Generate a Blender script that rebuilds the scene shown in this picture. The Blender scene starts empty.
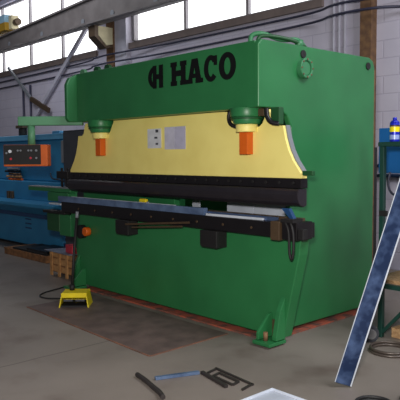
import bpy, bmesh, math, random
from mathutils import Vector, Matrix
random.seed(7)
S = bpy.context.scene
COL = S.collection
PI = math.pi

# ------------------------------------------------------------------ materials
def lin(c):
    c = c / 255.0
    return c / 12.92 if c <= 0.04045 else ((c + 0.055) / 1.055) ** 2.4
def rgb(r, g, b): return (lin(r), lin(g), lin(b), 1)

def mat(name, col, rough=0.6, metal=0.0, col2=None, scale=4.0, bump=0.0, detail=5, lo=0.35, hi=0.7, spec=0.5, bscale=None):
    m = bpy.data.materials.new(name); m.use_nodes = True
    nt = m.node_tree; b = nt.nodes['Principled BSDF']
    b.inputs['Roughness'].default_value = rough
    b.inputs['Metallic'].default_value = metal
    b.inputs['Specular IOR Level'].default_value = spec
    tc = nt.nodes.new('ShaderNodeNewGeometry')
    n = nt.nodes.new('ShaderNodeTexNoise'); n.inputs['Scale'].default_value = scale; n.inputs['Detail'].default_value = detail
    nt.links.new(tc.outputs['Position'], n.inputs['Vector'])
    r = nt.nodes.new('ShaderNodeValToRGB')
    r.color_ramp.elements[0].position = lo; r.color_ramp.elements[1].position = hi
    if col2 is None:
        col2 = tuple(min(1, c * 0.82) for c in col[:3]) + (1,)
    r.color_ramp.elements[0].color = col; r.color_ramp.elements[1].color = col2
    nt.links.new(n.outputs['Fac'], r.inputs['Fac'])
    nt.links.new(r.outputs['Color'], b.inputs['Base Color'])
    if bump:
        bp = nt.nodes.new('ShaderNodeBump'); bp.inputs['Strength'].default_value = bump; bp.inputs['Distance'].default_value = 0.01
        n2 = nt.nodes.new('ShaderNodeTexNoise'); n2.inputs['Scale'].default_value = bscale or scale * 6; n2.inputs['Detail'].default_value = 4
        nt.links.new(tc.outputs['Position'], n2.inputs['Vector'])
        nt.links.new(n2.outputs['Fac'], bp.inputs['Height']); nt.links.new(bp.outputs['Normal'], b.inputs['Normal'])
    return m

GREEN = mat('green_paint', rgb(43, 117, 68), 0.4, col2=rgb(38, 106, 61), scale=2.2, bump=0.03, bscale=60)
GREEN_D = mat('dark_green_paint', rgb(28, 78, 42), 0.5, scale=5)
DKBAR = mat('dark_scale_steel', rgb(56, 50, 50), 0.5, metal=0.2, scale=12)
TOOLB = mat('worn_tool_steel', rgb(50, 46, 52), 0.32, metal=0.35, scale=9)
GREEN_M = mat('mid_green_paint', rgb(60, 128, 86), 0.45, scale=5)
RACKG = mat('rack_dark_green', rgb(16, 62, 54), 0.5, scale=5)
GREEN_L = mat('pale_green_paint', rgb(92, 150, 112), 0.5, scale=5)
YELLOW = mat('ram_yellow', rgb(248, 232, 138), 0.5, col2=rgb(238, 220, 126), scale=3, bump=0.02)
SAFE = mat('safety_yellow', rgb(240, 214, 24), 0.45, scale=6)
ORANGE = mat('orange_paint', rgb(218, 98, 18), 0.5, scale=6)
RUSTP = mat('red_oxide', rgb(168, 84, 62), 0.85, col2=rgb(96, 70, 62), scale=6, lo=0.45, hi=0.6)
BLACK = mat('black_steel', rgb(30, 27, 30), 0.38, metal=0.3, scale=9)
BLACKM = mat('black_matte', rgb(22, 20, 22), 0.65, scale=9)
LETTER = mat('lettering_black', rgb(12, 14, 16), 0.8, scale=9, spec=0.2)
BROWNS = mat('brown_oily_steel', rgb(84, 66, 48), 0.5, metal=0.2, scale=20)
RUST = mat('rusty_brown_steel', rgb(124, 92, 62), 0.75, col2=rgb(92, 66, 50), scale=12)
STEEL = mat('bluish_steel', rgb(112, 134, 170), 0.35, metal=0.3, col2=rgb(78, 96, 130), scale=7)
BRIGHT = mat('bright_steel', rgb(214, 220, 232), 0.3, metal=0.15, scale=7)
FILM = mat('blue_film', rgb(36, 52, 86), 0.3, metal=0.3, col2=rgb(84, 106, 148), scale=11, detail=6, lo=0.42, hi=0.75)
WHITE = mat('paper_white', rgb(214, 216, 222), 0.8, scale=12)
LAV = mat('paper_lavender', rgb(202, 200, 218), 0.75, scale=12)
PALE = mat('pale_sheet', rgb(186, 192, 206), 0.5, scale=6)
BLUE = mat('machine_blue', rgb(46, 134, 180), 0.5, col2=rgb(40, 120, 166), scale=2)
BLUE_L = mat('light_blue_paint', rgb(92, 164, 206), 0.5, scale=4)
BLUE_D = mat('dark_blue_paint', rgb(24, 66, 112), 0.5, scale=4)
BLUEP = mat('cabinet_blue', rgb(14, 88, 158), 0.45, scale=4)
CANBLUE = mat('can_blue', rgb(32, 44, 196), 0.3, metal=0.2, scale=9)
CANYEL = mat('can_yellow', rgb(250, 226, 20), 0.35, scale=9)
CANWH = mat('can_silver_blue', rgb(150, 168, 226), 0.3, scale=9)
GREY = mat('cabinet_grey', rgb(66, 68, 76), 0.55, scale=5)
GREY_L = mat('light_grey_metal', rgb(128, 132, 140), 0.55, scale=5)
GIRD = mat('girder_paint', rgb(118, 112, 112), 0.6, col2=rgb(98, 92, 92), scale=3)
CREAM = mat('cream_paint', rgb(206, 196, 160), 0.7, scale=6)
WOOD = mat('raw_wood', rgb(186, 140, 90), 0.8, col2=rgb(150, 106, 64), scale=14, detail=6)
WOODD = mat('old_pallet_wood', rgb(150, 104, 66), 0.85, col2=rgb(104, 72, 48), scale=11)
OSB = mat('chipboard', rgb(196, 160, 118), 0.85, col2=rgb(150, 112, 76), scale=40)
MAT = mat('floor_sheet_brown', rgb(108, 90, 86), 0.6, col2=rgb(82, 68, 66), scale=5, detail=7, bump=0.1)
RED = mat('red_plastic', rgb(196, 46, 64), 0.5, scale=6)
RUBBER = mat('rubber_black', rgb(26, 25, 27), 0.6, scale=6)
PILA = mat('pilaster_paint', rgb(190, 188, 202), 0.85, scale=6)
FRAME = mat('window_frame_grey', rgb(150, 146, 150), 0.6, scale=6)
SILL = mat('sill_brown', rgb(126, 112, 108), 0.8, scale=6)
PIPEW = mat('dark_pipe', rgb(52, 52, 74), 0.5, scale=6)
MOTOR = mat('motor_grey', rgb(126, 124, 126), 0.5, scale=9)

def wall_mat():
    m = mat('painted_blockwork', rgb(200, 195, 210), 0.85, col2=rgb(190, 185, 202), scale=1.5)
    nt = m.node_tree; b = nt.nodes['Principled BSDF']
    g = nt.nodes.new('ShaderNodeNewGeometry'); sep = nt.nodes.new('ShaderNodeSeparateXYZ'); com = nt.nodes.new('ShaderNodeCombineXYZ')
    nt.links.new(g.outputs['Position'], sep.inputs[0])
    nt.links.new(sep.outputs['X'], com.inputs['X']); nt.links.new(sep.outputs['Z'], com.inputs['Y'])
    br = nt.nodes.new('ShaderNodeTexBrick'); br.inputs['Scale'].default_value = 1.0
    br.inputs['Brick Width'].default_value = 0.5; br.inputs['Row Height'].default_value = 0.25
    br.inputs['Mortar Size'].default_value = 0.012; br.inputs['Mortar Smooth'].default_value = 0.6
    nt.links.new(com.outputs[0], br.inputs['Vector'])
    mix = nt.nodes.new('ShaderNodeMix'); mix.data_type = 'RGBA'; mix.blend_type = 'MULTIPLY'
    mix.inputs['B'].default_value = (0.88, 0.88, 0.9, 1)
    ramp = [n for n in nt.nodes if n.type == 'VALTORGB'][0]
    nt.links.new(br.outputs['Fac'], mix.inputs['Factor']); nt.links.new(ramp.outputs['Color'], mix.inputs['A'])
    nt.links.new(mix.outputs['Result'], b.inputs['Base Color'])
    bp = nt.nodes.new('ShaderNodeBump'); bp.invert = True; bp.inputs['Strength'].default_value = 0.35; bp.inputs['Distance'].default_value = 0.01
    nt.links.new(br.outputs['Fac'], bp.inputs['Height']); nt.links.new(bp.outputs['Normal'], b.inputs['Normal'])
    return m
WALL = wall_mat()

def floor_mat():
    m = mat('concrete_floor', rgb(136, 126, 119), 0.55, col2=rgb(115, 106, 100), scale=0.9, detail=9, bump=0.05, bscale=35)
    nt = m.node_tree; b = nt.nodes['Principled BSDF']
    ramp = [n for n in nt.nodes if n.type == 'VALTORGB'][0]
    g = nt.nodes.new('ShaderNodeNewGeometry'); sep = nt.nodes.new('ShaderNodeSeparateXYZ'); nt.links.new(g.outputs['Position'], sep.inputs[0])
    def math_(op, a, v=None):
        n = nt.nodes.new('ShaderNodeMath'); n.operation = op
        if isinstance(a, (int, float)): n.inputs[0].default_value = a
        else: nt.links.new(a, n.inputs[0])
        if v is not None: 
            if isinstance(v, (int, float)): n.inputs[1].default_value = v
            else: nt.links.new(v, n.inputs[1])
        return n.outputs[0]
    # wobble + expansion joint running in Y at X = -1.0
    nz = nt.nodes.new('ShaderNodeTexNoise'); nz.inputs['Scale'].default_value = 2.0
    w = math_('MULTIPLY', math_('SUBTRACT', nz.outputs['Fac'], 0.5), 0.05)
    nt.links.new(g.outputs['Position'], nz.inputs['Vector'])
    d = math_('ABSOLUTE', math_('ADD', math_('ADD', sep.outputs['X'], 0.98), w))
    line = math_('LESS_THAN', d, 0.009)
    front = math_('LESS_THAN', sep.outputs['Y'], -0.9)
    fac = math_('MULTIPLY', math_('MULTIPLY', line, front), 0.45)
    mix = nt.nodes.new('ShaderNodeMix'); mix.data_type = 'RGBA'; mix.inputs['B'].default_value = rgb(48, 40, 38)
    nt.links.new(fac, mix.inputs['Factor']); nt.links.new(ramp.outputs['Color'], mix.inputs['A'])
    # brown oil stains
    n3 = nt.nodes.new('ShaderNodeTexNoise'); n3.inputs['Scale'].default_value = 1.7; n3.inputs['Detail'].default_value = 8
    nt.links.new(g.outputs['Position'], n3.inputs['Vector'])
    r3 = nt.nodes.new('ShaderNodeValToRGB'); r3.color_ramp.elements[0].position = 0.54; r3.color_ramp.elements[1].position = 0.72
    r3.color_ramp.elements[0].color = (0, 0, 0, 1); r3.color_ramp.elements[1].color = (0.55, 0.55, 0.55, 1)
    nt.links.new(n3.outputs['Fac'], r3.inputs['Fac'])
    mix2 = nt.nodes.new('ShaderNodeMix'); mix2.data_type = 'RGBA'; mix2.inputs['B'].default_value = rgb(88, 70, 64)
    nt.links.new(r3.outputs['Color'], mix2.inputs['Factor']); nt.links.new(mix.outputs['Result'], mix2.inputs['A'])
    nt.links.new(mix2.outputs['Result'], b.inputs['Base Color'])
    return m
FLOOR = floor_mat()

def emit_mat(name, col, strength):
    m = bpy.data.materials.new(name); m.use_nodes = True; nt = m.node_tree
    for n in list(nt.nodes): nt.nodes.remove(n)
    o = nt.nodes.new('ShaderNodeOutputMaterial'); e = nt.nodes.new('ShaderNodeEmission')
    n = nt.nodes.new('ShaderNodeTexNoise'); n.inputs['Scale'].default_value = 0.7
    g = nt.nodes.new('ShaderNodeNewGeometry'); nt.links.new(g.outputs['Position'], n.inputs['Vector'])
    r = nt.nodes.new('ShaderNodeValToRGB'); r.color_ramp.elements[0].color = col
    r.color_ramp.elements[1].color = tuple(c * 0.93 for c in col[:3]) + (1,)
    nt.links.new(n.outputs['Fac'], r.inputs['Fac']); nt.links.new(r.outputs['Color'], e.inputs['Color'])
    e.inputs['Strength'].default_value = strength
    nt.links.new(e.outputs[0], o.inputs['Surface'])
    return m
PANE = emit_mat('daylit_frosted_glass', (0.97, 0.97, 1.0, 1), 2.6)

# ------------------------------------------------------------------ mesh builder
class MB:
    def __init__(s): s.bm = bmesh.new()
    def box(s, x0, x1, y0, y1, z0, z1):
        vs = [s.bm.verts.new(p) for p in ((x0,y0,z0),(x1,y0,z0),(x1,y1,z0),(x0,y1,z0),(x0,y0,z1),(x1,y0,z1),(x1,y1,z1),(x0,y1,z1))]
        for f in ((3,2,1,0),(4,5,6,7),(0,1,5,4),(1,2,6,5),(2,3,7,6),(3,0,4,7)): s.bm.faces.new([vs[i] for i in f])
        return s
    def obox(s, c, u, v, w):
        c, u, v, w = Vector(c), Vector(u), Vector(v), Vector(w)
        vs = [s.bm.verts.new(c + a*u + b*v + d*w) for d in (-1,1) for a, b in ((-1,-1),(1,-1),(1,1),(-1,1))]
        for f in ((3,2,1,0),(4,5,6,7),(0,1,5,4),(1,2,6,5),(2,3,7,6),(3,0,4,7)): s.bm.faces.new([vs[i] for i in f])
        return s
    def bar(s, p0, p1, w, h, up=(0,0,1)):
        p0, p1 = Vector(p0), Vector(p1); d = (p1-p0); a = d.cross(Vector(up)).normalized(); b = a.cross(d).normalized()
        return s.obox((p0+p1)/2, d/2, a*w/2, b*h/2)
    def prism(s, poly, axis, a0, a1):
        def P(p, a):
            return {'X': (a, p[0], p[1]), 'Y': (p[0], a, p[1]), 'Z': (p[0], p[1], a)}[axis]
        A = [s.bm.verts.new(P(p, a0)) for p in poly]; B = [s.bm.verts.new(P(p, a1)) for p in poly]
        s.bm.faces.new(A); s.bm.faces.new(B[::-1])
        n = len(poly)
        for i in range(n): s.bm.faces.new((A[i], A[(i+1)%n], B[(i+1)%n], B[i]))
        return s
    def ring(s, outer, inner, axis, a0, a1, closed=True):
        def P(p, a):
            return {'X': (a, p[0], p[1]), 'Y': (p[0], a, p[1]), 'Z': (p[0], p[1], a)}[axis]
        n = len(outer)
        V = [[s.bm.verts.new(P(p, a)) for p in L] for L in (outer, inner) for a in (a0, a1)]
        o0, o1, i0, i1 = V
        rg = range(n) if closed else range(n-1)
        for k in rg:
            j = (k+1) % n
            for q in ((o0[k],o0[j],o1[j],o1[k]),(i0[k],i1[k],i1[j],i0[j]),(o0[k],i0[k],i0[j],o0[j]),(o1[k],o1[j],i1[j],i1[k])): s.bm.faces.new(q)
        if not closed:
            for k in (0, n-1): s.bm.faces.new((o0[k], o1[k], i1[k], i0[k]))
        return s
    def cone(s, p0, p1, r0, r1=None, n=20, cap=True):
        r1 = r0 if r1 is None else r1
        p0, p1 = Vector(p0), Vector(p1); d = (p1-p0).normalized()
        a = d.orthogonal().normalized(); b = d.cross(a)
        A = [s.bm.verts.new(p0 + r0*(a*math.cos(2*PI*i/n)+b*math.sin(2*PI*i/n))) for i in range(n)]
        B = [s.bm.verts.new(p1 + r1*(a*math.cos(2*PI*i/n)+b*math.sin(2*PI*i/n))) for i in range(n)]
        for i in range(n):
            f = s.bm.faces.new((A[i], A[(i+1)%n], B[(i+1)%n], B[i])); f.smooth = True
        if cap: s.bm.faces.new(A[::-1]); s.bm.faces.new(B)
        return s
    def tube(s, pts, r, n=10, closed=False):
        pts = [Vector(p) for p in pts]; N = len(pts); rings = []; prev = None
        for i, p in enumerate(pts):
            if closed: d = pts[(i+1)%N] - pts[i-1]
            else: d = pts[min(i+1, N-1)] - pts[max(i-1, 0)]
            d.normalize()
            a = d.orthogonal() if prev is None else prev - d*prev.dot(d)
            a.normalize(); prev = a; b = d.cross(a)
            rings.append([s.bm.verts.new(p + r*(a*math.cos(2*PI*k/n)+b*math.sin(2*PI*k/n))) for k in range(n)])
        for i in range(N if closed else N-1):
            A, B = rings[i], rings[(i+1)%N]
            off = 0
            if closed and i == N-1:
                off = min(range(n), key=lambda o: (A[0].co-B[o].co).length)
            for k in range(n):
                f = s.bm.faces.new((A[k], A[(k+1)%n], B[(k+1+off)%n], B[(k+off)%n])); f.smooth = True
        if not closed: s.bm.faces.new(rings[0][::-1]); s.bm.faces.new(rings[-1])
        return s
    def build(s, name, m, parent=None, bevel=0.0, seg=2):
        loc = Vector((0,0,0))
        if parent is not None:
            q = parent
            while q is not None: loc += Vector(q.location); q = q.parent
        bmesh.ops.recalc_face_normals(s.bm, faces=s.bm.faces[:])
        if parent is None:
            xs = [v.co for v in s.bm.verts]
            loc = Vector(((min(p.x for p in xs)+max(p.x for p in xs))/2, (min(p.y for p in xs)+max(p.y for p in xs))/2, min(p.z for p in xs)))
        bmesh.ops.translate(s.bm, verts=s.bm.verts[:], vec=-loc)
        me = bpy.data.meshes.new(name); s.bm.to_mesh(me); s.bm.free()
        me.materials.append(m)
        o = bpy.data.objects.new(name, me); COL.objects.link(o)
        if parent is not None: o.parent = parent
        else: o.location = loc
        if bevel:
            b = o.modifiers.new('bevel', 'BEVEL'); b.width = bevel; b.segments = seg; b.limit_method = 'ANGLE'; b.angle_limit = math.radians(40)
        return o

def smooth_path(pts, k=6):
    pts = [Vector(p) for p in pts]; out = []
    for i in range(len(pts)-1):
        p0 = pts[max(i-1,0)]; p1 = pts[i]; p2 = pts[i+1]; p3 = pts[min(i+2,len(pts)-1)]
        for j in range(k):
            t = j/k
            out.append(0.5*((2*p1)+(p2-p0)*t+(2*p0-5*p1+4*p2-p3)*t*t+(3*p1-p0-3*p2+p3)*t**3))
    out.append(pts[-1]); return out

def tag(o, label=None, cat=None, group=None, kind=None):
    if label: o['label'] = label
    if cat: o['category'] = cat
    if group: o['group'] = group
    if kind: o['kind'] = kind
    return o
def thing(name, loc, label=None, cat=None, group=None, kind=None):
    o = bpy.data.objects.new(name, None); COL.objects.link(o); o.location = loc; o.empty_display_size = 0.1
    return tag(o, label, cat, group, kind)
def circ(cx, cy, rx, ry=None, n=28, a0=0, a1=2*PI, endpoint=False):
    ry = rx if ry is None else ry
    m = n-1 if endpoint else n
    return [(cx+rx*math.cos(a0+(a1-a0)*i/m), cy+ry*math.sin(a0+(a1-a0)*i/m)) for i in range(n)]

# ------------------------------------------------------------------ setting
tag(MB().box(-20, 5, -6, 4.3, -0.2, 0).build('floor', FLOOR), 'worn grey concrete workshop floor', 'floor', kind='structure')
WY = 3.97
w = MB()
w.box(-20, 5, WY, WY+0.3, 0, 4.02); w.box(-20, 5, WY, WY+0.3, 5.9, 6.4)
w.box(-8.56, -7.27, WY, WY+0.3, 4.02, 5.9); w.box(-2.33, 5, WY, WY+0.3, 4.02, 5.9)
tag(w.build('wall_back', WALL), 'pale lilac painted block wall behind the machines', 'wall', kind='structure')
def window(name, xs, label):
    r = thing(name, (xs[0], WY, 4.02), label, 'window', kind='structure')
    MB().box(xs[0], xs[-1], WY+0.14, WY+0.16, 4.05, 5.9).build('pane', PANE, r)
    f = MB()
    f.box(xs[0], xs[-1], WY+0.08, WY+0.2, 4.02, 4.08); f.box(xs[0], xs[-1], WY+0.08, WY+0.2, 5.84, 5.9)
    f.box(xs[0], xs[0]+0.09, WY+0.03, WY+0.2, 4.08, 5.84); f.box(xs[-1]-0.06, xs[-1], WY+0.08, WY+0.2, 4.08, 5.84)
    f.build('window_frame', FRAME, r)
    for x in xs[1:-1]: MB().box(x-0.03, x+0.03, WY+0.07, WY+0.2, 4.08, 5.84).build('mullion', FRAME, r)
    MB().box(xs[0]-0.05, xs[-1]+0.05, WY-0.06, WY+0.08, 3.9, 4.02).build('window_sill', SILL, r)
window('window_1', [-16.8, -15.15, -13.5, -11.86, -10.21, -8.56], 'bright high window above the blue machine, left of the column')
window('window_2', [-7.27, -5.6, -3.96, -2.33], 'bright high window above the green machine')
tag(MB().box(-7.68, -7.27, WY-0.12, WY, 0, 6.4).build('trim_1', PILA), 'light grey pilaster between the two high windows', 'pilaster', kind='structure')

# steel column + corbel carrying the runway
c = thing('steel_column', (-7.82, 3.85, 0), 'narrow brown steel column with cream corbel under the crane girder', 'column')
MB().box(-7.96, -7.69, 3.82, WY-0.001, 0, 4.9).build('column_shaft', RUST, c)
MB().prism([(3.45,4.39),(3.819,4.39),(3.819,4.04),(3.66,4.0),(3.45,4.2)], 'X', -7.9, -7.70).build('corbel', CREAM, c, 0.01)
MB().prism([(3.36,4.395),(3.448,4.395),(3.448,4.19),(3.66,3.985),(3.819,4.02),(3.819,3.98),(3.64,3.94),(3.36,4.17)], 'X', -7.95, -7.70).build('corbel_edge', BROWNS, c)
c = MB().box(-1.54, -1.36, 3.82, WY-0.001, 0, 6.2).build('steel_post', RUST)
tag(c, 'rusty brown steel post on the wall behind the green machine', 'post')
# conduits
t = MB()
for x in (-2.08, -1.98, -1.88): t.cone((x, WY-0.03, 2.2), (x, WY-0.03, 6.0), 0.02, n=8)
tag(t.build('wall_conduit', PILA), 'pale vertical conduits on the wall left of the rusty post', 'conduit')
def cable(name, pts, r, label, cat='pipe', m=PIPEW, group=None):
    return tag(MB().tube(smooth_path(pts), r, 8).build(name, m), label, cat, group)
cable('wall_pipe', [(-19, 3.93, 3.72), (-9.88, 3.93, 3.80), (-8.3,3.76,3.82), (-7.6,3.76,3.83), (-6, 3.93, 3.84), (-2.74, 3.93, 3.83), (-1.9,3.72,3.83), (-1.1,3.72,3.80), (0, 3.93, 3.82), (4.5, 3.93, 3.82)], 0.019, 'upper dark pipe running along the wall under the windows')
cable('wall_pipe', [(-19, 3.93, 3.56), (-9.88, 3.93, 3.62), (-8.3,3.72,3.64), (-7.6,3.72,3.65), (-6, 3.93, 3.67), (-2.74, 3.93, 3.68), (-1.9,3.68,3.67), (-1.3,3.68,3.66), (-1.0,3.85,3.66), (-0.88,3.9, 3.62), (-0.8,3.92,3.48), (-0.78,3.93,2.2)], 0.019, 'lower dark pipe on the wall, bending down right of the post')
for x, lab in ((-12.1, 'left of two dark vertical pipes above the blue machine'), (-11.7, 'right of two dark vertical pipes above the blue machine')):
    tag(MB().cone((x, 3.93, 0.0), (x, 3.93, 3.54), 0.03, n=8).build('vertical_pipe', PIPEW), lab, 'pipe')
tag(MB().bar((-11.5, 3.90, 2.62), (-8.8, 3.90, 4.62), 0.06, 0.10).build('wall_brace', PILA), 'long diagonal brace rising to the column, pale for the light stripe on it', 'brace')  # pale paint puts a stripe of light into the brace colour
tag(MB().bar((-12.8, 3.86, 4.1), (-11.55, 3.86, 3.18), 0.05, 0.07).build('wall_bracket', GREY_L), 'short grey diagonal bracket under the left window', 'bracket')
tag(MB().bar((-11.53, 3.86, 3.16), (-10.6, 3.86, 2.8), 0.06, 0.12).build('wall_bracket', BROWNS), 'dark brown bracket on the wall between the pipes and the brace', 'bracket')

# runway girder
g = thing('crane_runway', (-9, 3.4, 4.3), 'long grey steel crane girder under the roof crossing the windows', 'girder')
MB().prism([(-17, 4.395), (0.5, 4.41), (0.5, 5.3), (-7.7, 4.93), (-12.3, 4.72), (-17, 4.5)], 'Y', 3.34, 3.42).build('web', GIRD, g)
MB().bar((-17, 3.38, 4.42), (0.5, 3.38, 4.44), 0.26, 0.045).build('bottom_flange', GIRD, g)
tf = MB()
tf.bar((-17, 3.38, 4.52), (-12.3, 3.38, 4.74), 0.2, 0.04); tf.bar((-12.3, 3.38, 4.74), (-7.7, 3.38, 4.95), 0.2, 0.04); tf.bar((-7.7, 3.38, 4.95), (0.5, 3.38, 5.32), 0.2, 0.04)
tf.build('top_flange', GIRD, g)
for x in (-11.6, -9.9, -8.1, -7.0, -5.6): MB().cone((x, 3.335, 4.52), (x, 3.32, 4.52), 0.06, n=10).build('rivet_plate', GREY_L, g)
# crane carriage
g = thing('crane_carriage', (-12.2, 3.38, 4.8), 'yellow crane carriage with blue panels on the girder', 'crane')
MB().prism([(-13.6,4.80),(-11.5,4.84),(-11.5,5.04),(-13.6,5.0)], 'Y', 3.18, 3.56).build('carriage_body', mat('ochre_paint', rgb(170, 132, 30), 0.6, scale=4), g, 0.01)
MB().box(-13.6, -12.15, 3.2, 3.56, 5.03, 5.3).build('motor_box', BLUE_L, g, 0.01)
MB().box(-12.05, -11.55, 3.2, 3.52, 5.045, 5.24).build('motor_box', mat('pale_blue_panel', rgb(150, 190, 214), 0.5, scale=4), g, 0.01)
MB().box(-11.5, -11.34, 3.28, 3.48, 4.86, 5.2).build('end_plate', CREAM, g, 0.01)
MB().cone((-11.34, 3.38, 5.02), (-11.16, 3.38, 5.02), 0.08, 0.09, n=14).build('bumper', BROWNS, g, 0.01)
tag(MB().bar((-15, 2.9, 5.48), (-9.5, 2.9, 5.74), 0.25, 0.3).build('roof_beam', mat('purple_brown_steel', rgb(92, 70, 84), 0.7, scale=4)), 'dark purple-brown roof beam at the top left corner', 'beam')

# ------------------------------------------------------------------ the press brake
P = thing('press_brake', (-1.5, 0.8, 0), 'large green press brake with yellow ram and black lettering', 'machine')
XL = -3.01
def prof(yfront):
    back = 1.77
    pts = [(0.26,0.05),(0.30,0.95),(0.40,1.02),(0.42,1.9),(0.36,2.0),(0.24,2.06),(yfront,2.06)]
    pts += [(yfront, 2.6), (yfront+0.04, 2.64), (back-0.1, 2.64), (back-0.03, 2.61), (back, 2.54), (back, 0.05)]
    return pts
MB().prism(prof(-0.02), 'X', -0.06, 0.0).build('side_frame', GREEN, P, 0.012, 3)
sf = MB().prism([(y, z) for y, z in [(0.26,0.05),(0.30,0.95),(0.40,1.02),(0.42,1.9),(0.36,2.0),(0.24,2.06),(-0.11,2.06),(-0.14,2.1),(-0.14,2.5),(-0.1,2.58),(0.0,2.63),(1.7,2.64),(1.77,2.54),(1.77,0.05)]], 'X', XL, XL+0.06).build('side_frame', GREEN, P, 0.012, 3)
# beam: hollow-looking box between the frames
MB().box(XL+0.06, -0.06, 0.0, 0.42, 2.06, 2.635).build('top_beam', GREEN, P, 0.01)
MB().box(XL+0.06, -0.06, 1.70, 1.74, 0.2, 2.5).build('rear_panel', GREEN_D, P)
# rusty rear edge
MB().box(-0.055, -0.005, 1.771, 1.786, 0.06, 2.52).build('rear_edge_strip', RUST, P)
MB().box(-0.06, 0.0, 1.787, 1.84, 0.35, 1.72).build('rear_guard', BLACKM, P, 0.004)
# bolts, bearing cover
for (y, z) in ((0.58, 2.565), (1.64, 2.55)):
    MB().cone((0.0, y, z), (0.012, y, z), 0.036, n=14).build('bolt', BLACKM, P)
MB().ring(circ(0.585, 2.435, 0.092), circ(0.585, 2.435, 0.068), 'X', -0.005, 0.05).build('bearing_ring', GREEN_M, P, 0.006)
MB().cone((0.0, 0.585, 2.435), (0.035, 0.585, 2.435), 0.067, n=24).build('bearing_cover', GREEN_M, P, 0.008)
for k in range(8):
    a = 2*PI*k/8
    MB().cone((0.05, 0.585+0.08*math.cos(a), 2.435+0.08*math.sin(a)), (0.056, 0.585+0.08*math.cos(a), 2.435+0.08*math.sin(a)), 0.008, n=8).build('bearing_bolt', RUST, P)
# hydraulic pipes on top
MB().tube(smooth_path([(-0.3,0.2,2.63),(-0.3,0.22,2.73),(-0.24,0.3,2.75),(-0.15,0.45,2.70),(-0.1,0.62,2.71),(-0.08,0.72,2.64)]), 0.022, 8).build('hydraulic_pipe', GREEN_M, P)
MB().tube(smooth_path([(-0.22,0.2,2.63),(-0.22,0.24,2.71),(-0.16,0.34,2.72),(-0.07,0.52,2.69),(-0.04,0.66,2.64)]), 0.018, 8).build('hydraulic_pipe', GREEN_D, P)
MB().cone((-0.06,0.6,2.63),(-0.06,0.6,2.70),0.04,n=12).build('pipe_fitting', GREEN_M, P)
MB().tube(smooth_path([(-0.35,0.3,2.64),(-0.9,0.35,2.68),(-1.6,0.35,2.665),(-2.2,0.35,2.69),(-2.7,0.3,2.64)]), 0.014, 8).build('top_cable', BLACKM, P)
for x in (-2.92, -2.62, -2.4):
    MB().prism([(x-0.05,2.63),(x+0.05,2.63),(x+0.05,2.665),(x+0.02,2.69),(x-0.03,2.69),(x-0.05,2.665)], 'Y', 0.06, 0.1).build('lifting_lug', GREEN_L if x < -2.8 else GREEN_D, P)

# ram
R0, R1 = -3.36, 0.35
cyx = (-2.6, -0.25)
def half(sgn, cx):
    # outline of the right half from bottom corner up to the centre, mirrored for the left
    q = [(0.35,1.45),(0.352,1.475),(0.31,1.53),(0.255,1.60),(0.205,1.69),(0.17,1.79),(0.145,1.9),(0.10,1.9),(0.05,1.905),(0.02,1.93),(-0.0,2.0),(-0.02,2.05),(-0.085,2.05),(-0.10,1.99),(-0.13,1.93),(-0.17,1.9),(-0.40,1.9),(-0.44,1.93),(-0.48,1.99),(-0.52,2.05),(-0.6,2.056)]
    q = [(x + (0.04 if sgn > 0 else -0.11) * (1 if -0.55 < x < -0.05 else 0), z) for x, z in q]
    if sgn > 0: return q
    return [(-3.01 - x, z) for x, z in q][::-1]
ram = MB().prism(half(1,0) + half(-1,0), 'Y', 0.13, 0.2).build('ram', YELLOW, P, 0.006)
for cx in cyx:
    cy_ = MB(); cy_.cone((cx, 0.10, 2.07), (cx, 0.10, 1.99), 0.15, n=28); cy_.cone((cx, 0.10, 1.985), (cx, 0.10, 1.925), 0.135, 0.12, n=28); cy_.cone((cx, 0.10, 1.99), (cx, 0.10, 1.98), 0.14, n=28)
    cy = cy_.build('hydraulic_cylinder', GREEN, P, 0.006)
    MB().cone((cx, 0.10, 1.982), (cx, 0.10, 1.968), 0.146, n=28).build('cylinder_band', GREEN_D, cy)
    MB().cone((cx, 0.10, 1.924), (cx, 0.10, 1.855), 0.1, n=24).build('rod_collar', YELLOW, P, 0.006)
    MB().box(cx-0.05, cx+0.05, 0.05, 0.128, 1.655, 1.853).build('rod_clamp', ORANGE, P, 0.004)
for (a, b) in ((0.03, 0.0), ):
    MB().tube(smooth_path([(0.0,0.08,2.05),(0.02,0.07,1.98),(0.06,0.08,1.93),(0.12,0.11,1.915)]), 0.022, 8).build('hose', BLACK, P)
    MB().box(0.03, 0.13, 0.1, 0.16, 1.91, 2.06).build('hose_guard', GREEN_D, P, 0.008)
    MB().tube(smooth_path([(-0.46,0.09,2.05),(-0.46,0.08,1.98),(-0.43,0.08,1.93),(-0.38,0.1,1.905)]), 0.018, 8).build('hose', BLACK, P)
    MB().tube(smooth_path([(-2.52,0.09,2.05),(-2.52,0.08,1.98),(-2.55,0.08,1.93),(-2.6,0.1,1.905)]), 0.018, 8).build('hose', BLACK, P)
MB().box(-0.1, -0.03, 0.08, 0.13, 1.99, 2.055).build('limit_switch', BROWNS, P, 0.006)
# grey side liners of the ram
def liner(sgn):
    q = [(0.352,1.475),(0.31,1.53),(0.255,1.60),(0.205,1.69),(0.17,1.79),(0.145,1.9)]
    o = [(x+0.013, z+0.004) for x, z in q]
    f = (lambda L: L) if sgn > 0 else (lambda L: [(-3.01-x, z) for x, z in L])
    return MB().prism(f(q) + f(o)[::-1], 'Y', 0.16, 0.21).build('ram_edge_strip', GREY_L, P)
liner(1); liner(-1)
MB().box(0.353, 0.46, 0.13, 0.17, 1.475, 1.515).build('ram_stop', GREEN_D, P, 0.006)
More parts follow.
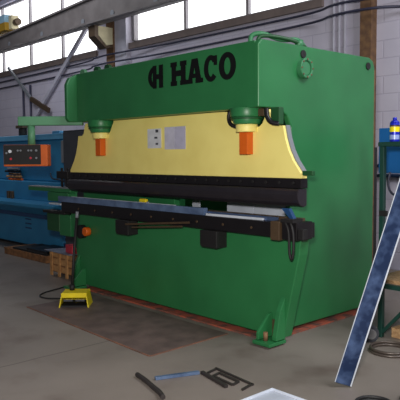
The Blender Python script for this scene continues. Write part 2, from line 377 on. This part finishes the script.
# upper tool
MB().box(R0, R1, 0.12, 0.21, 1.365, 1.449).build('tool_clamp', BLACK, P, 0.004)
for k in range(24):
    x = R0 + 0.08 + k*(R1-R0-0.16)/23
    MB().cone((x, 0.12, 1.41), (x, 0.108, 1.41), 0.014, n=8).build('clamp_bolt', BLACKM, P)
MB().prism([(0.10,1.362),(0.085,1.345),(0.075,1.31),(0.078,1.275),(0.09,1.245),(0.115,1.22),(0.16,1.205),(0.20,1.22),(0.2,1.362)], 'X', R0, R1).build('upper_tool', TOOLB, P, 0.006)
# lower die / table
MB().box(R0-0.06, R1+0.04, 0.02, 0.26, 0.945, 1.075).build('work_table', BLACK, P, 0.006)
MB().box(R0, R1, 0.12, 0.18, 1.076, 1.115).build('lower_die', BROWNS, P, 0.003)
for k in range(9):
    x = -3.0 + k*0.36
    MB().cone((x, 0.02, 1.01), (x, 0.012, 1.01), 0.012, n=8).build('table_bolt', BROWNS, P)
for x0, x1 in ((-2.17, -1.93), (-0.76, -0.53)):
    MB().prism([(x0,0.94),(x0,0.80),(x0+0.02,0.78),(x1,0.78),(x1,0.94)], 'Y', -0.02, 0.12).build('support_bracket', BLACKM, P, 0.006)
MB().box(0.14, 0.24, -0.03, 0.10, 0.93, 1.09).build('end_block', BROWNS, P, 0.006)
MB().box(0.25, 0.41, -0.01, 0.2, 0.94, 1.09).build('end_block', BLACK, P, 0.006)
MB().box(0.41, 0.47, 0.0, 0.06, 0.95, 1.04).build('end_knob', BLACKM, P, 0.006)
lp = smooth_path([(0.30,-0.03,1.1),(0.345,-0.035,1.02),(0.355,-0.035,0.85),(0.375,-0.035,0.79),(0.395,-0.035,0.85),(0.395,-0.035,1.0),(0.36,-0.03,1.1)])
MB().tube(lp, 0.011, 8).build('cable_loop', BLACKM, P)
MB().box(0.27, 0.4, -0.05, 0.08, 1.09, 1.12).build('cable_clip', BLACKM, P)
MB().prism([(0.22,1.2),(0.30,1.2),(0.35,1.12),(0.31,1.12)], 'Y', 0.02, 0.06).build('tool_hook', BLUE_D, P)
# bed
bed = [(-3.36,0.94),(0.35,0.94),(0.335,0.8),(0.22,0.32),(0.16,0.05),(-3.17,0.05),(-3.2,0.3),(-3.34,0.8)]
MB().prism(bed, 'Y', 0.12, 0.24).build('bed', GREEN, P, 0.008)
# back gauge in the gap, plus pale plates standing in for the lit wall beyond
MB().box(-3.32, -1.5, 0.29, 0.37, 1.0, 1.2).build('back_gauge_beam', GREEN, P, 0.006)
for x0, x1, z0, z1 in ((-1.47,-1.36,1.02,1.25),(-0.93,-0.56,1.02,1.24),(-0.55,-0.09,1.02,1.25)):
    MB().box(x0, x1, 0.52, 0.54, z0, z1).build('gap_wall_plate', PALE, P)  # not gauge parts: added pale plates imitate the bright wall behind the press
MB().box(-2.94, -0.07, 0.58, 0.62, 0.98, 1.06).build('back_gauge_rail', BLACKM, P)
# feet
def foot(sgn):
    f = (lambda x: x) if sgn > 0 else (lambda x: -3.01 - x)
    def bx(m, x0, x1, y0, y1, z0, z1): a, b = sorted((f(x0), f(x1))); m.box(a, b, y0, y1, z0, z1)
    m = MB(); bx(m, -0.005, 0.195, -0.10, 0.119, 0.016, 0.045); m.build('foot_plate', GREEN, P, 0.005)
    x0, x1 = sorted((f(0.135), f(0.185)))
    MB().prism([(0.119,0.05),(0.0,0.05),(0.0,0.08),(0.05,0.3),(0.119,0.42)], 'X', x0, x1).build('foot_gusset', GREEN, P, 0.005)
    x0, x1 = sorted((f(0.012), f(0.04)))
    MB().prism([(0.119,0.05),(-0.07,0.05),(-0.07,0.11),(0.07,0.25),(0.119,0.26)], 'X', x0, x1).build('foot_gusset', GREEN, P, 0.005)
    cx = f(0.088)
    MB().cone((cx, -0.03, 0.045), (cx, -0.03, 0.12), 0.02, n=12).build('levelling_bolt', RUST, P)
    MB().box(*sorted((f(0.041), f(0.134))), 0.112, 0.1185, 0.05, 0.2).build('foot_recess', BROWNS, P)
foot(1); foot(-1)
MB().box(-3.05, 0.035, 0.075, 1.74, 0.001, 0.015).build('footing_plate', RUSTP, P)
# control arm + pendant
ux, uy = -0.672, -0.741            # arm swings out in front of the left frame
U_ = Vector((ux, uy, 0)); V_ = Vector((uy, -ux, 0))      # V_: towards the lens side
A = Vector((-2.98, 0.06, 2.06))
MB().obox(A + U_*0.36 + Vector((0,0,0.02)), U_*0.39, V_*0.05, (0,0,0.055)).build('control_arm', GREEN_L, P, 0.01)
pc = A + U_*0.60
MB().cone(pc + Vector((0,0,-0.03)), pc + Vector((0,0,-0.27)), 0.045, n=16).build('arm_post', GREEN_L, P)
pb = pc + U_*(0.055) + Vector((0,0,-0.395))
F_ = Vector((uy, -ux, 0)) if Vector((uy, -ux, 0)).dot(Vector((3.6,-4.0,0))) > 0 else Vector((-uy, ux, 0))
box = MB().obox(pb, U_*0.265, F_*0.09, (0,0,0.13)).build('control_panel', ORANGE, P, 0.008)
MB().obox(pb + F_*0.094 + U_*0.036 + Vector((0,0,0.01)), U_*0.222, F_*0.006, (0,0,0.117)).build('panel_face', BLACKM, box)
for i, (u, z, r, m) in enumerate(((0.20,0.05,0.02,WHITE),(0.09,0.06,0.012,GREY_L),(0.05,0.06,0.012,GREY_L),(-0.06,0.06,0.012,GREY_L),(-0.1,0.06,0.012,GREY_L),(-0.17,0.06,0.014,GREY_L),(-0.09,-0.03,0.014,RED),(0.19,-0.04,0.014,RED),(0.25,0.03,0.012,GREY_L),(-0.17,-0.03,0.012,GREY_L))):
    p = pb + F_*0.099 + U_*(u*0.85+0.01) + Vector((0,0,z))
    MB().cone(p, p + F_*0.012, r, n=12).build('panel_button', m, box)
# left end bits
MB().box(-4.49, -3.37, 0.12, 0.24, 1.185, 1.235).build('support_arm', GREEN, P, 0.005)
MB().box(-4.49, -3.37, 0.12, 0.24, 1.236, 1.25).build('arm_cover', GREY_L, P)
MB().box(-3.95, -3.42, 0.12, 0.26, 1.06, 1.18).build('arm_bracket', GREEN, P, 0.006)
for x in (-3.66, -3.52, -3.44): MB().cone((x, 0.18, 1.25), (x, 0.18, 1.5), 0.018, n=10).build('guide_rod', BLACKM, P)
MB().box(-3.7, -3.42, 0.12, 0.24, 1.36, 1.46).build('guide_block', BLACKM, P, 0.005)
MB().box(-3.98, -3.66, 0.12, 0.32, 0.66, 0.90).build('side_box', GREEN_D, P, 0.008)
MB().box(-3.65, -3.37, 0.12, 0.22, 0.62, 0.90).build('side_bracket', GREEN, P, 0.006)
MB().box(-3.98, -3.42, 0.06, 0.2, 0.905, 0.94).build('side_shelf', BLACKM, P, 0.004)
MB().cone((-3.05, 0.12, 0.72), (-3.05, 0.05, 0.72), 0.085, n=16).build('button_housing', BLACKM, P, 0.006)
MB().cone((-2.93, 0.119, 0.73), (-2.93, 0.045, 0.73), 0.055, n=16).build('emergency_button', ORANGE, P, 0.012)
# lettering on the beam face (front faces -Y)
ly0, ly1 = -0.006, -0.0005
lift = [0]
def letterbox(m, x0, x1, z0, z1):
    lift[0] = (lift[0] + 1) % 7
    m.box(x0, x1, ly0 - 0.0004*lift[0], ly1, z0, z1)
Zb, Zt = 2.335, 2.565
def let_H(x, wd):
    m = MB(); s = wd*0.27
    for xs in (x+wd*0.06, x+wd*0.94-s):
        letterbox(m, xs, xs+s, Zb, Zt)
        for z0 in (Zb, Zt-0.045): letterbox(m, xs-wd*0.06, xs, z0, z0+0.045); letterbox(m, xs+s, xs+s+wd*0.06, z0, z0+0.045)
    letterbox(m, x+wd*0.06+s, x+wd*0.94-s, 2.425, 2.48)
    m.build('letter', LETTER, P)
def let_A(x, wd):
    m = MB(); a = x+wd*0.06; b = x+wd*0.94; c_ = x+wd/2
    m.prism([(a,Zb),(a+wd*0.22,Zb),(c_+wd*0.02,2.50),(c_+wd*0.02,Zt),(c_-wd*0.17,Zt)], 'Y', ly0, ly1)
    m.prism([(b-wd*0.32,Zb),(b,Zb),(c_+wd*0.19,Zt),(c_+wd*0.02,Zt),(c_+wd*0.02,2.50)], 'Y', ly0-0.0031, ly1)
    letterbox(m, x+wd*0.22, x+wd*0.78, 2.385, 2.425)
    letterbox(m, x-wd*0.02, x+wd*0.36, Zb, Zb+0.042); letterbox(m, x+wd*0.56, x+wd*1.02, Zb, Zb+0.042)
    m.build('letter', LETTER, P)
def let_C(x, wd):
    m = MB(); cx, cz = x+wd/2, (Zb+Zt)/2; a0, a1 = math.radians(42), math.radians(318)
    m.ring(circ(cx,cz,wd*0.5,0.122,30,a0,a1,True), circ(cx,cz,wd*0.2,0.075,30,a0,a1,True), 'Y', ly0, ly1, closed=False)
    letterbox(m, x+wd*0.72, x+wd*0.94, 2.475, 2.562)
    m.build('letter', LETTER, P)
def let_O(x, wd):
    m = MB(); cx, cz = x+wd/2, (Zb+Zt)/2
    m.ring(circ(cx,cz,wd*0.5,0.124), circ(cx,cz,wd*0.2,0.076), 'Y', ly0, ly1)
    m.build('letter', LETTER, P)
let_H(-1.185, 0.235); let_A(-0.945, 0.225); let_C(-0.70, 0.185); let_O(-0.50, 0.215)
m = MB()   # emblem: rounded bow joined to an H
m.ring(circ(-1.425, 2.45, 0.125, 0.115, 20, PI/2, 3*PI/2, True), circ(-1.425, 2.45, 0.07, 0.075, 20, PI/2, 3*PI/2, True), 'Y', ly0, ly1, closed=False)
letterbox(m, -1.47, -1.415, 2.335, 2.565); letterbox(m, -1.37, -1.31, 2.335, 2.565); letterbox(m, -1.415, -1.37, 2.425, 2.475)
m.build('emblem', LETTER, P)

# papers on the ram
def paper(x0, x1, z0, z1, m, label, tilt=0):
    tag(MB().box(x0, x1, 0.1235, 0.1285, z0, z1).build('notice_sheet', m), label, 'paper', 'sheets stuck on the ram')
paper(-1.74, -1.51, 1.73, 1.935, WHITE, 'smaller white sheet with dark print stuck left on the yellow ram')
paper(-1.45, -1.29, 1.715, 1.945, LAV, 'tall pale sheet in the middle of three on the yellow ram')
paper(-1.287, -1.12, 1.715, 1.945, mat('paper_grey_lavender', rgb(186, 184, 206), 0.75, scale=12), 'lavender-tinted sheet, rightmost of three on the yellow ram')
# print marks belong to the first sheet
ns = [o for o in COL.objects if o.name == 'notice_sheet'][0]
pm = MB(); pm.box(-1.60, -1.555, 0.1215, 0.1232, 1.895, 1.925); pm.box(-1.62, -1.57, 0.1215, 0.1232, 1.83, 1.85); pm.box(-1.6, -1.56, 0.1215, 0.1232, 1.765, 1.785)
pm.build('printed_mark', GREY, ns)

# stuff on the table
def strip(x0, y0, x1, y1, w_, z0, z1, m, label):
    mid = (Vector((x0,y0,0))+Vector((x1,y1,0)))/2; d = Vector((x1-x0,y1-y0,0)); n = Vector((-d.y,d.x,0)).normalized()
    tag(MB().obox(mid + Vector((0,0,(z0+z1)/2)), d/2, n*w_/2, (0,0,(z1-z0)/2)).build('steel_strip', m, None, 0.002), label, 'steel strip', 'steel strips on the press table')
strip(-3.5, 0.048, -0.75, 0.052, 0.05, 1.0765, 1.145, STEEL, 'bluish steel strip lying along the front edge of the black press table')
strip(-2.9, 0.092, 0.12, 0.094, 0.025, 1.0765, 1.112, mat('blue_grey_steel', rgb(92, 112, 150), 0.35, metal=0.6, scale=7), 'darker blue-grey steel strip, second from the front on the press table')
strip(-3.2, 0.048, -1.2, 0.05, 0.02, 1.1455, 1.151, BRIGHT, 'thin bright line standing in for the highlight on the bluish steel strip')  # bright bar draws the highlight line along the strip below
strip(-0.72, 0.035, -0.02, 0.065, 0.025, 1.0765, 1.098, BRIGHT, 'short bright steel strip at the right end of the press table')
tm = thing('tape_measure', (-1.75, 0.05, 1.1515), 'small yellow tape measure on a steel strip on the press table', 'tape measure')
MB().box(-1.79, -1.67, 0.03, 0.07, 1.1515, 1.19).build('case', SAFE, tm, 0.012)
MB().box(-1.668, -1.645, 0.04, 0.06, 1.1515, 1.162).build('tape_hook', GREY_L, tm)
sq = MB(); sq.bar((-1.95,-0.035,0.905),(-0.9,-0.03,1.0),0.012,0.02); sq.bar((-1.86,-0.035,0.85),(-1.86,-0.035,0.98),0.014,0.014); sq.bar((-1.83,-0.035,0.88),(-1.0,-0.035,0.955),0.012,0.016)
sq.build('front_stop', BROWNS, P)
MB().box(-3.74, -3.43, 0.02, 0.1, 1.03, 1.05).build('table_end_plate', BRIGHT, P, 0.004)

# ------------------------------------------------------------------ foot pedal
fp = thing('foot_pedal', (-2.36, -0.43, 0), 'yellow foot pedal guard with tall black carrying pole', 'foot pedal')
ang = math.atan2(0.741, 0.672)
du = Vector((0.672, 0.741, 0)); dn = Vector((0.741, -0.672, 0)); up = Vector((0,0,1)); oo = Vector((-2.36, -0.43, 0))
def PP(u, n, z): return oo + du*u + dn*n + up*z
g = MB()
g.obox(PP(0,0,0.155), du*0.135, dn*0.11, up*0.006)
for sg in (-1, 1):
    vs = [PP(sg*0.135,-0.11,0.16), PP(sg*0.135,0.11,0.16), PP(sg*0.165,0.14,0.0), PP(sg*0.165,-0.13,0.0)]
    o2 = [v + du*(-sg*0.012) for v in vs]
    a = [g.bm.verts.new(v) for v in vs]; b = [g.bm.verts.new(v) for v in o2]
    g.bm.faces.new(a); g.bm.faces.new(b[::-1])
    for i in range(4): g.bm.faces.new((a[i], a[(i+1)%4], b[(i+1)%4], b[i]))
g.obox(PP(0,0.112,0.135), du*0.14, dn*0.006, up*0.026)
g.obox(PP(0,-0.112,0.09), du*0.14, dn*0.006, up*0.07)
g.build('guard', SAFE, fp, 0.004)
MB().obox(PP(0,0,0.012), du*0.15, dn*0.12, up*0.011).build('base', BLACKM, fp, 0.003)
for sg in (-1,1): MB().obox(PP(sg*0.065,0.03,0.06), du*0.05, (dn*0.085+up*0.02), up*0.012).build('pedal', GREY, fp, 0.003)
MB().cone(PP(-0.05,-0.05,0.16), PP(-0.05,-0.05,0.22), 0.03, n=12).build('pole_socket', BLACKM, fp)
MB().tube([PP(-0.05,-0.05,0.2), PP(-0.04,-0.16,0.6), PP(-0.02,-0.25,0.95)], 0.016, 10).build('pole', BLACKM, fp)
MB().cone(PP(-0.02,-0.25,0.95), PP(-0.017,-0.265,1.02), 0.018, n=10).build('pole_grip', GREY_L, fp)
cable('floor_cable', [(-2.50,-0.42,0.016),(-2.7,-0.42,0.016),(-2.85,-0.52,0.012),(-3.02,-0.52,0.012),(-3.15,-0.38,0.012),(-3.25,-0.1,0.012),(-3.3,0.0,0.012)], 0.009, 'black cable on the floor looping from the foot pedal', 'cable', RUBBER)
# floor sheet
fs = thing('floor_sheet', (-1.5, -0.4, 0), 'dark brown sheet on the floor in front of the press', 'floor sheet')
MB().prism([(-2.66,-0.86),(-0.38,-0.93),(-0.40,-0.01),(-2.70,-0.01)], 'Z', 0.001, 0.006).build('sheet', MAT, fs)
e = MB(); e.bar((-2.66,-0.868,0.004),(-0.38,-0.938,0.004),0.016,0.006); e.bar((-0.372,-0.93,0.004),(-0.392,-0.01,0.004),0.016,0.006)
e.build('rusty_edge', mat('rusty_sheet_edge', rgb(136, 92, 72), 0.85, col2=rgb(100, 74, 64), scale=6), fs)

# ------------------------------------------------------------------ left background
# wooden crate
cr = thing('wooden_crate', (-3.9, 0.5, 0), 'small raw wooden crate with papers on top left of the press', 'crate')
X0, X1, Y0, Y1, H = -4.2, -3.52, 0.28, 0.78, 0.34
MB().box(X0+0.02, X1-0.02, Y0+0.02, Y1-0.02, 0.05, H-0.02).build('crate_body', WOODD, cr)
for (z0, z1) in ((0.06,0.14),(0.16,0.24),(0.26,0.33)):
    m = MB(); m.box(X0+0.005, X1-0.005, Y0+0.006, Y0+0.02, z0, z1); m.box(X0+0.005, X1-0.005, Y1-0.02, Y1-0.006, z0, z1)
    m.box(X0+0.006, X0+0.02, Y0+0.02, Y1-0.02, z0, z1); m.box(X1-0.02, X1-0.006, Y0+0.02, Y1-0.02, z0, z1)
    m.build('crate_board', WOOD, cr, 0.002)
for x in (X0+0.03, X0+0.24, X1-0.24, X1-0.03):
    MB().box(x-0.03, x+0.03, Y0-0.012, Y0+0.006, 0.0, H).build('crate_batten', WOOD, cr, 0.003)
tag(MB().prism([(-4.3,0.24),(-3.6,0.22),(-3.5,0.62),(-4.1,0.74)], 'Z', H, H+0.012).build('metal_sheet', mat('grey_sheet', rgb(136, 142, 160), 0.45, metal=0.3, scale=6)), 'grey sheet lying on the wooden crate', 'sheet')
tag(MB().prism([(-3.82,0.3),(-3.6,0.27),(-3.58,0.42),(-3.8,0.45)], 'Z', H+0.0125, H+0.12).build('plastic_box', RED, None, 0.006), 'small red box on the sheet over the wooden crate', 'box')
# pallet
pl = thing('pallet', (-5.6, 0.95, 0), 'low wooden pallet on the floor in front of the blue machine', 'pallet')
for y in (0.72, 0.95, 1.18):
    MB().box(-6.5, -5.06, y-0.05, y+0.05, 0.0, 0.09).build('pallet_runner', WOODD, pl, 0.003)
for k in range(7):
    x = -6.5 + k*0.213
    MB().box(x, x+0.16, 0.66, 1.24, 0.0905, 0.112).build('pallet_board', WOODD, pl, 0.002)
for i, (x0, x1, y0, y1, m, l) in enumerate(((-6.2,-5.08,0.68,1.22,BLACKM,'dark sheet lying directly on the pallet boards'),(-5.75,-5.07,0.70,1.2,BLACK,'dark sheet on top of the stack on the pallet'))):
    z = 0.1125 + i*0.031
    tag(MB().box(x0, x1, y0, y1, z, z+0.03).build('dark_sheet', m), l, 'sheet', 'sheets on the pallet')

# blue machine
bm_ = thing('shearing_machine', (-7.5, 1.8, 0), 'blue metalworking machine at the far left behind the pallet', 'machine')
MB().box(-9.8, -5.62, 1.3, 2.5, 0.05, 0.66).build('lower_body', BLUE, bm_, 0.02)
MB().box(-9.8, -5.62, 1.36, 2.45, 0.0, 0.05).build('plinth', BLACKM, bm_)
MB().prism([(0.95,0.80),(0.95,0.86),(1.5,0.86),(1.5,0.66),(1.15,0.66)], 'X', -9.8, -5.3).build('table_ledge', BLUE, bm_, 0.01)
MB().box(-9.8, -5.4, 1.2, 1.3, 0.58, 0.66).build('ledge_slot_rail', BLUE_D, bm_)  # dark blue slot strip under the ledge
MB().box(-9.8, -5.62, 1.38, 2.5, 0.86, 1.2).build('middle_body', BLUE, bm_, 0.01)
MB().box(-9.8, -5.62, 1.55, 2.5, 1.2, 1.95).build('upper_body', BLUE, bm_, 0.03)
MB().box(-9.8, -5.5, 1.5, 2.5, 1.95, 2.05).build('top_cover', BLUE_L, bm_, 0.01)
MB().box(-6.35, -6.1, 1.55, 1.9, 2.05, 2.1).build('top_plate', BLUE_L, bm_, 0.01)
MB().cone((-7.75,1.7,2.05),(-7.75,1.7,2.2),0.08,n=14).build('actuator', BLACKM, bm_, 0.01)
MB().box(-7.9,-7.6,1.62,1.8,2.2,2.26).build('actuator_cap', BROWNS, bm_, 0.01)
for x in (-7.72, -7.58): MB().box(x-0.045, x+0.045, 1.33, 1.38, 0.86, 1.0).build('clamp', BROWNS, bm_, 0.006)
for z in (0.52, 0.44, 0.36): MB().box(-6.95, -6.72, 1.295, 1.3, z-0.012, z+0.012).build('vent_slot', BLUE_D, bm_)
MB().box(-5.61, -5.25, 1.3, 1.9, 0.0, 0.2).build('base_step', BLUE_D, bm_)
MB().tube(smooth_path([(-6.4,1.53,1.35),(-6.2,1.45,1.27),(-5.9,1.42,1.25),(-5.65,1.40,1.22)]), 0.012, 6).build('air_hose', BLACKM, bm_)
# jumble of straps
random.seed(3)
for i, (m, l) in enumerate(((ORANGE,'bright orange strap'),(WOOD,'tan strap'),(RUST,'brown strap'),(BLACKM,'black strap'),(GREY_L,'grey strap'))):
    pts = []
    for k in range(7):
        pts.append((-7.95 + k*0.09 + 0.06*random.random() - 0.04*i, 1.47 + random.uniform(-.05,.05), 1.223 + 0.05*i))
    o = MB().tube(smooth_path(pts, 4), 0.022, 6).build('strap', m)
    tag(o, l + ' in the tangled heap on the blue machine', 'strap', 'straps heaped on the blue machine')

# grey cabinet behind the press
gc = thing('electrical_cabinet', (-4.7, 1.2, 0), 'dark grey cabinet standing between the press and blue machine', 'cabinet')
MB().box(-5.02, -4.3, 1.0, 1.5, 0.06, 2.05).build('cabinet_body', GREY, gc, 0.01)
MB().box(-5.0, -4.32, 0.985, 1.0, 0.1, 2.02).build('cabinet_door', GREY, gc, 0.005)
MB().box(-5.02, -4.3, 1.04, 1.46, 0.0, 0.06).build('cabinet_plinth', BLACKM, gc)
MB().box(-5.19, -5.021, 1.05, 1.4, 1.55, 1.9).build('side_box', GREY_L, gc, 0.01)
MB().box(-4.38, -4.36, 0.97, 0.985, 1.1, 1.25).build('door_handle', BLACKM, gc)

# ------------------------------------------------------------------ right side
rk = thing('storage_rack', (1.2, 1.2, 0), 'dark green steel rack at the right edge with chipboard shelf', 'rack')
RX0, RX1, RY0, RY1, RH = 0.63, 1.75, 0.92, 1.5, 1.755
for x in (RX0, RX1):
    for y in (RY0, RY1):
        MB().box(x-0.022, x+0.022, y-0.022, y+0.022, 0, RH-0.04).build('rack_post', RACKG, rk, 0.003)
MB().box(RX0-0.03, RX1+0.03, RY0-0.03, RY1+0.03, RH-0.04, RH).build('rack_top', RACKG, rk, 0.003)
MB().box(RX0-0.03, RX1+0.03, RY0-0.035, RY0-0.031, RH-0.035, RH-0.005).build('top_lip', RACKG, rk)
MB().box(RX0+0.024, RX1-0.024, RY0-0.02, RY0+0.02, 0.45, 0.49).build('shelf_rail', RACKG, rk)
MB().box(RX0+0.024, RX1-0.024, RY1-0.02, RY1+0.02, 0.45, 0.49).build('shelf_rail', RACKG, rk)
MB().box(RX0-0.12, RX1-0.026, RY0+0.025, RY1-0.03, 0.491, 0.525).build('shelf', OSB, rk, 0.003)
MB().bar((RX0+0.02, RY0, 0.05), (RX0+0.38, RY0, 0.45), 0.03, 0.03, up=(0,1,0)).build('brace', RACKG, rk)
MB().box(RX0-0.01, RX0+0.07, RY0-0.04, RY0-0.0225, 1.1, 1.15).build('post_clamp', BLACKM, rk, 0.003)
MB().box(0.205, 1.78, 1.535, 1.575, 1.46, 1.905).build('blue_board', BLUEP, rk, 0.004)
MB().tube(smooth_path([(0.34,1.53,1.47),(0.33,1.51,1.36),(0.37,1.5,1.27),(0.45,1.5,1.25),(0.6,1.52,1.3)]), 0.012, 8).build('switch_cable', PIPEW, rk)
can = thing('spray_can', (0.72, 1.0, RH), 'blue spray can with yellow band on top of the green rack', 'spray can')
cx, cy, r = 0.735, 0.93, 0.042
MB().cone((cx,cy,RH+0.001),(cx,cy,RH+0.165),r,n=24).build('can_body', CANBLUE, can, 0.004)
MB().cone((cx,cy,RH+0.085),(cx,cy,RH+0.13),r+0.0012,n=24,cap=False).build('label_band', CANYEL, can)
MB().cone((cx,cy,RH+0.02),(cx,cy,RH+0.06),r+0.0012,n=24,cap=False).build('lower_band', CANWH, can)
MB().cone((cx,cy,RH+0.132),(cx,cy,RH+0.144),r+0.0012,n=24,cap=False).build('warning_band', BROWNS, can)
MB().cone((cx,cy,RH+0.165),(cx,cy,RH+0.185),r,r*0.62,n=24).build('shoulder', CANBLUE, can)
MB().cone((cx,cy,RH+0.185),(cx,cy,RH+0.21),0.018,n=16).build('cap', CANBLUE, can)
MB().cone((0.83,0.98,RH+0.001),(0.83,0.98,RH+0.15),0.042,n=20).build('tin_body', CANBLUE, None, 0.004)
o = bpy.data.objects['tin_body']; o.name = 'tin'; tag(o, 'blue tin right of the spray can at the picture edge', 'tin')
# blue pipes on the wall behind
for z, l in ((1.48,'upper thin blue pipe low on the wall right of the press'),(1.34,'lower thin blue pipe low on the wall right of the press')):
    tag(MB().cone((-1.3,3.945,z),(0.2,3.93,z),0.026,n=8).build('blue_pipe', BLUE_D), l, 'pipe')
# leaning strip
b0 = Vector((1.115,-0.375,0.0)); du = Vector((0.66,0.75,0)).normalized(); dn = Vector((0.75,-0.66,0)).normalized()
ax = (du*0.53 + Vector((0,0,1.72))); L = ax.length; ax.normalize()
wv = (du - ax*du.dot(ax)).normalized()
ls = thing('metal_strip', b0, 'long blue filmed metal strip leaning at right with bright edge', 'metal strip')
lo = b0 + Vector((0,0,0.006)) + ax*0.02
MB().obox(lo + ax*L/2 , ax*L/2, wv*0.055, dn*0.002).build('strip_face', FILM, ls)
MB().obox(lo + ax*L/2 + wv*0.060 - dn*0.013, ax*L/2, wv*0.005, dn*0.016).build('strip_flange', BRIGHT, ls)
MB().obox(lo + ax*L/2 - wv*0.0575, ax*L/2, wv*0.0025, dn*0.003).build('strip_edge', BRIGHT, ls)
# chipboard pile, coil, motor
tag(MB().prism([(0.70,0.98),(1.6,0.96),(1.62,1.44),(0.72,1.46)], 'Z', 0, 0.09).build('chipboard_panel', OSB, None, 0.003), 'pale chipboard panel on the floor under the rack', 'board')
cl = MB(); 
for k, (rr, zz) in enumerate(((0.17,0.012),(0.15,0.014),(0.163,0.034))):
    cl.tube([(0.92+rr*math.cos(2*PI*i/40), 0.60+rr*math.sin(2*PI*i/40), zz) for i in range(40)], 0.011, 8, closed=True)
tag(cl.build('hose_coil', mat('coil_grey', rgb(92, 82, 76), 0.35, metal=0.3, scale=9)), 'dark coiled hose on the floor under the green rack', 'coil')
mo = thing('wheel', (0.66, 0.72, 0), 'small grey wheel on the floor beside the rack post', 'wheel')
MB().cone((0.62,0.74,0.075),(0.67,0.70,0.075),0.075,n=24).build('tyre', GREY, mo, 0.01)
MB().cone((0.668,0.702,0.075),(0.68,0.692,0.075),0.045,n=20).build('hub', MOTOR, mo, 0.004)
# floor pieces at the bottom
fr = MB()
arc = [(0.0+0.0, -1.33), (0.06,-1.36),(0.14,-1.38),(0.24,-1.40),(0.36,-1.44)]
fr.tube(smooth_path([(x, y, 0.02) for x, y in [(-0.06,-1.30),(0.08,-1.33),(0.22,-1.37),(0.33,-1.40),(0.42,-1.44)]]), 0.018, 8)
tag(fr.build('bent_bar', DKBAR), 'curved dark bar on the floor at the bottom of the picture', 'bar')
tag(MB().bar((0.08,-1.24,0.012),(0.21,-0.92,0.012),0.035,0.022).build('flat_bar', STEEL, None, 0.002), 'blue-grey flat bar on the floor beside the curved dark bar', 'bar')
tag(MB().bar((0.22,-0.90,0.012),(0.56,-0.975,0.012),0.028,0.022).build('flat_bar', DKBAR, None, 0.002), 'dark flat bar on the floor meeting the blue-grey one', 'bar')
m = MB(); A_ = Vector((0.22,-0.755,0)); ev = Vector((0.44,-0.05,0)); fv = Vector((0.03,-0.16,0)).normalized()*0.13
def Q(a, b): return A_ + ev*a + fv*b + Vector((0,0,0.008))
for (a, b), (c2, d) in (((0,0),(1,0)),((0.03,0),(0.03,0.9)),((0.2,0.35),(0.72,0.35)),((0.2,0.35),(0.2,0.95)),((0.72,0.35),(0.72,0.95)),((0.2,0.95),(0.72,0.95)),((0.97,0),(0.97,1))):
    m.bar(Q(a,b), Q(c2,d), 0.017, 0.012)
tag(m.build('cut_out_frame', DKBAR), 'dark flat cut metal frame on the floor in front of the press foot', 'metal frame')
ws = thing('sheet_tray', (1.2,-1.1,0), 'white sheet metal tray corner at the bottom edge of the picture', 'tray')
MB().box(0.835, 1.6, -1.5, -0.80, 0.001, 0.012).build('tray_base', PALE, ws)
t = MB(); t.box(0.829,0.8345,-1.5,-0.794,0.001,0.03); t.box(0.835,1.6,-0.7995,-0.794,0.001,0.03); t.build('tray_rim', BRIGHT, ws)
cl = MB()
for rr, zz in ((0.12,0.014),(0.105,0.018),(0.115,0.036)):
    cl.tube([(1.48+rr*math.cos(2*PI*i/32), -0.54+rr*math.sin(2*PI*i/32), zz) for i in range(32)], 0.012, 8, closed=True)
tag(cl.build('cable_coil', RUBBER), 'black cable coil on the floor below the leaning strip', 'coil')
tag(MB().cone((1.60,-0.22,0),(1.60,-0.22,0.08),0.11,0.09,n=24).build('pot', BLACKM, None, 0.008), 'dark round pot on the floor at the bottom right corner', 'pot')

# ------------------------------------------------------------------ camera, light
cam = bpy.data.cameras.new('camera'); co = bpy.data.objects.new('camera', cam); COL.objects.link(co)
yaw, pit, rol = -0.832, -0.071, -0.008
F = Vector((math.sin(yaw)*math.cos(pit), math.cos(yaw)*math.cos(pit), math.sin(pit)))
Rv = Vector((math.cos(yaw), -math.sin(yaw), 0)); Uv = Rv.cross(F)
c_, s_ = math.cos(rol), math.sin(rol); Rv, Uv = c_*Rv + s_*Uv, -s_*Rv + c_*Uv
M = Matrix((Rv, Uv, -F)).transposed().to_4x4(); M.translation = (3.656, -4.035, 1.65)
co.matrix_world = M
cam.sensor_width = 36; cam.sensor_fit = 'HORIZONTAL'; cam.lens = 627.54/400*36; cam.clip_start = 0.05
S.camera = co

wd = bpy.data.worlds.new('World'); S.world = wd; wd.use_nodes = True
bg = wd.node_tree.nodes['Background']; bg.inputs['Color'].default_value = (0.80, 0.86, 1.0, 1); bg.inputs['Strength'].default_value = 0.085

def area(name, loc, target, sx, sy, power, col=(1,1,1)):
    l = bpy.data.lights.new(name, 'AREA'); l.shape = 'RECTANGLE'; l.size = sx; l.size_y = sy; l.energy = power; l.color = col
    o = bpy.data.objects.new(name, l); COL.objects.link(o); o.location = loc
    d = Vector(target) - Vector(loc); o.rotation_euler = d.to_track_quat('-Z', 'Y').to_euler(); return o
area('overhead_fill', (3.6, 1.0, 5.4), (-0.4, 1.8, 1.9), 2.2, 2.0, 220, (0.94, 0.97, 1.0))  # unseen lamp added overhead to brighten the side frame, right wall and floor
area('left_wall_fill', (-8.5, 0.6, 6.5), (-9.5, 4.0, 2.8), 3, 2, 110, (0.94, 0.96, 1.0))  # extra lamp added high up to lift the left wall and girder
area('camera_flash', (3.62, -4.15, 2.05), (-0.6, 0.6, 1.5), 0.3, 0.2, 250, (1.0, 0.96, 0.9))

S.view_settings.view_transform = 'Standard'; S.view_settings.look = 'None'; S.view_settings.gamma = 1; S.view_settings.use_curve_mapping = False
S.view_settings.exposure = 0.0
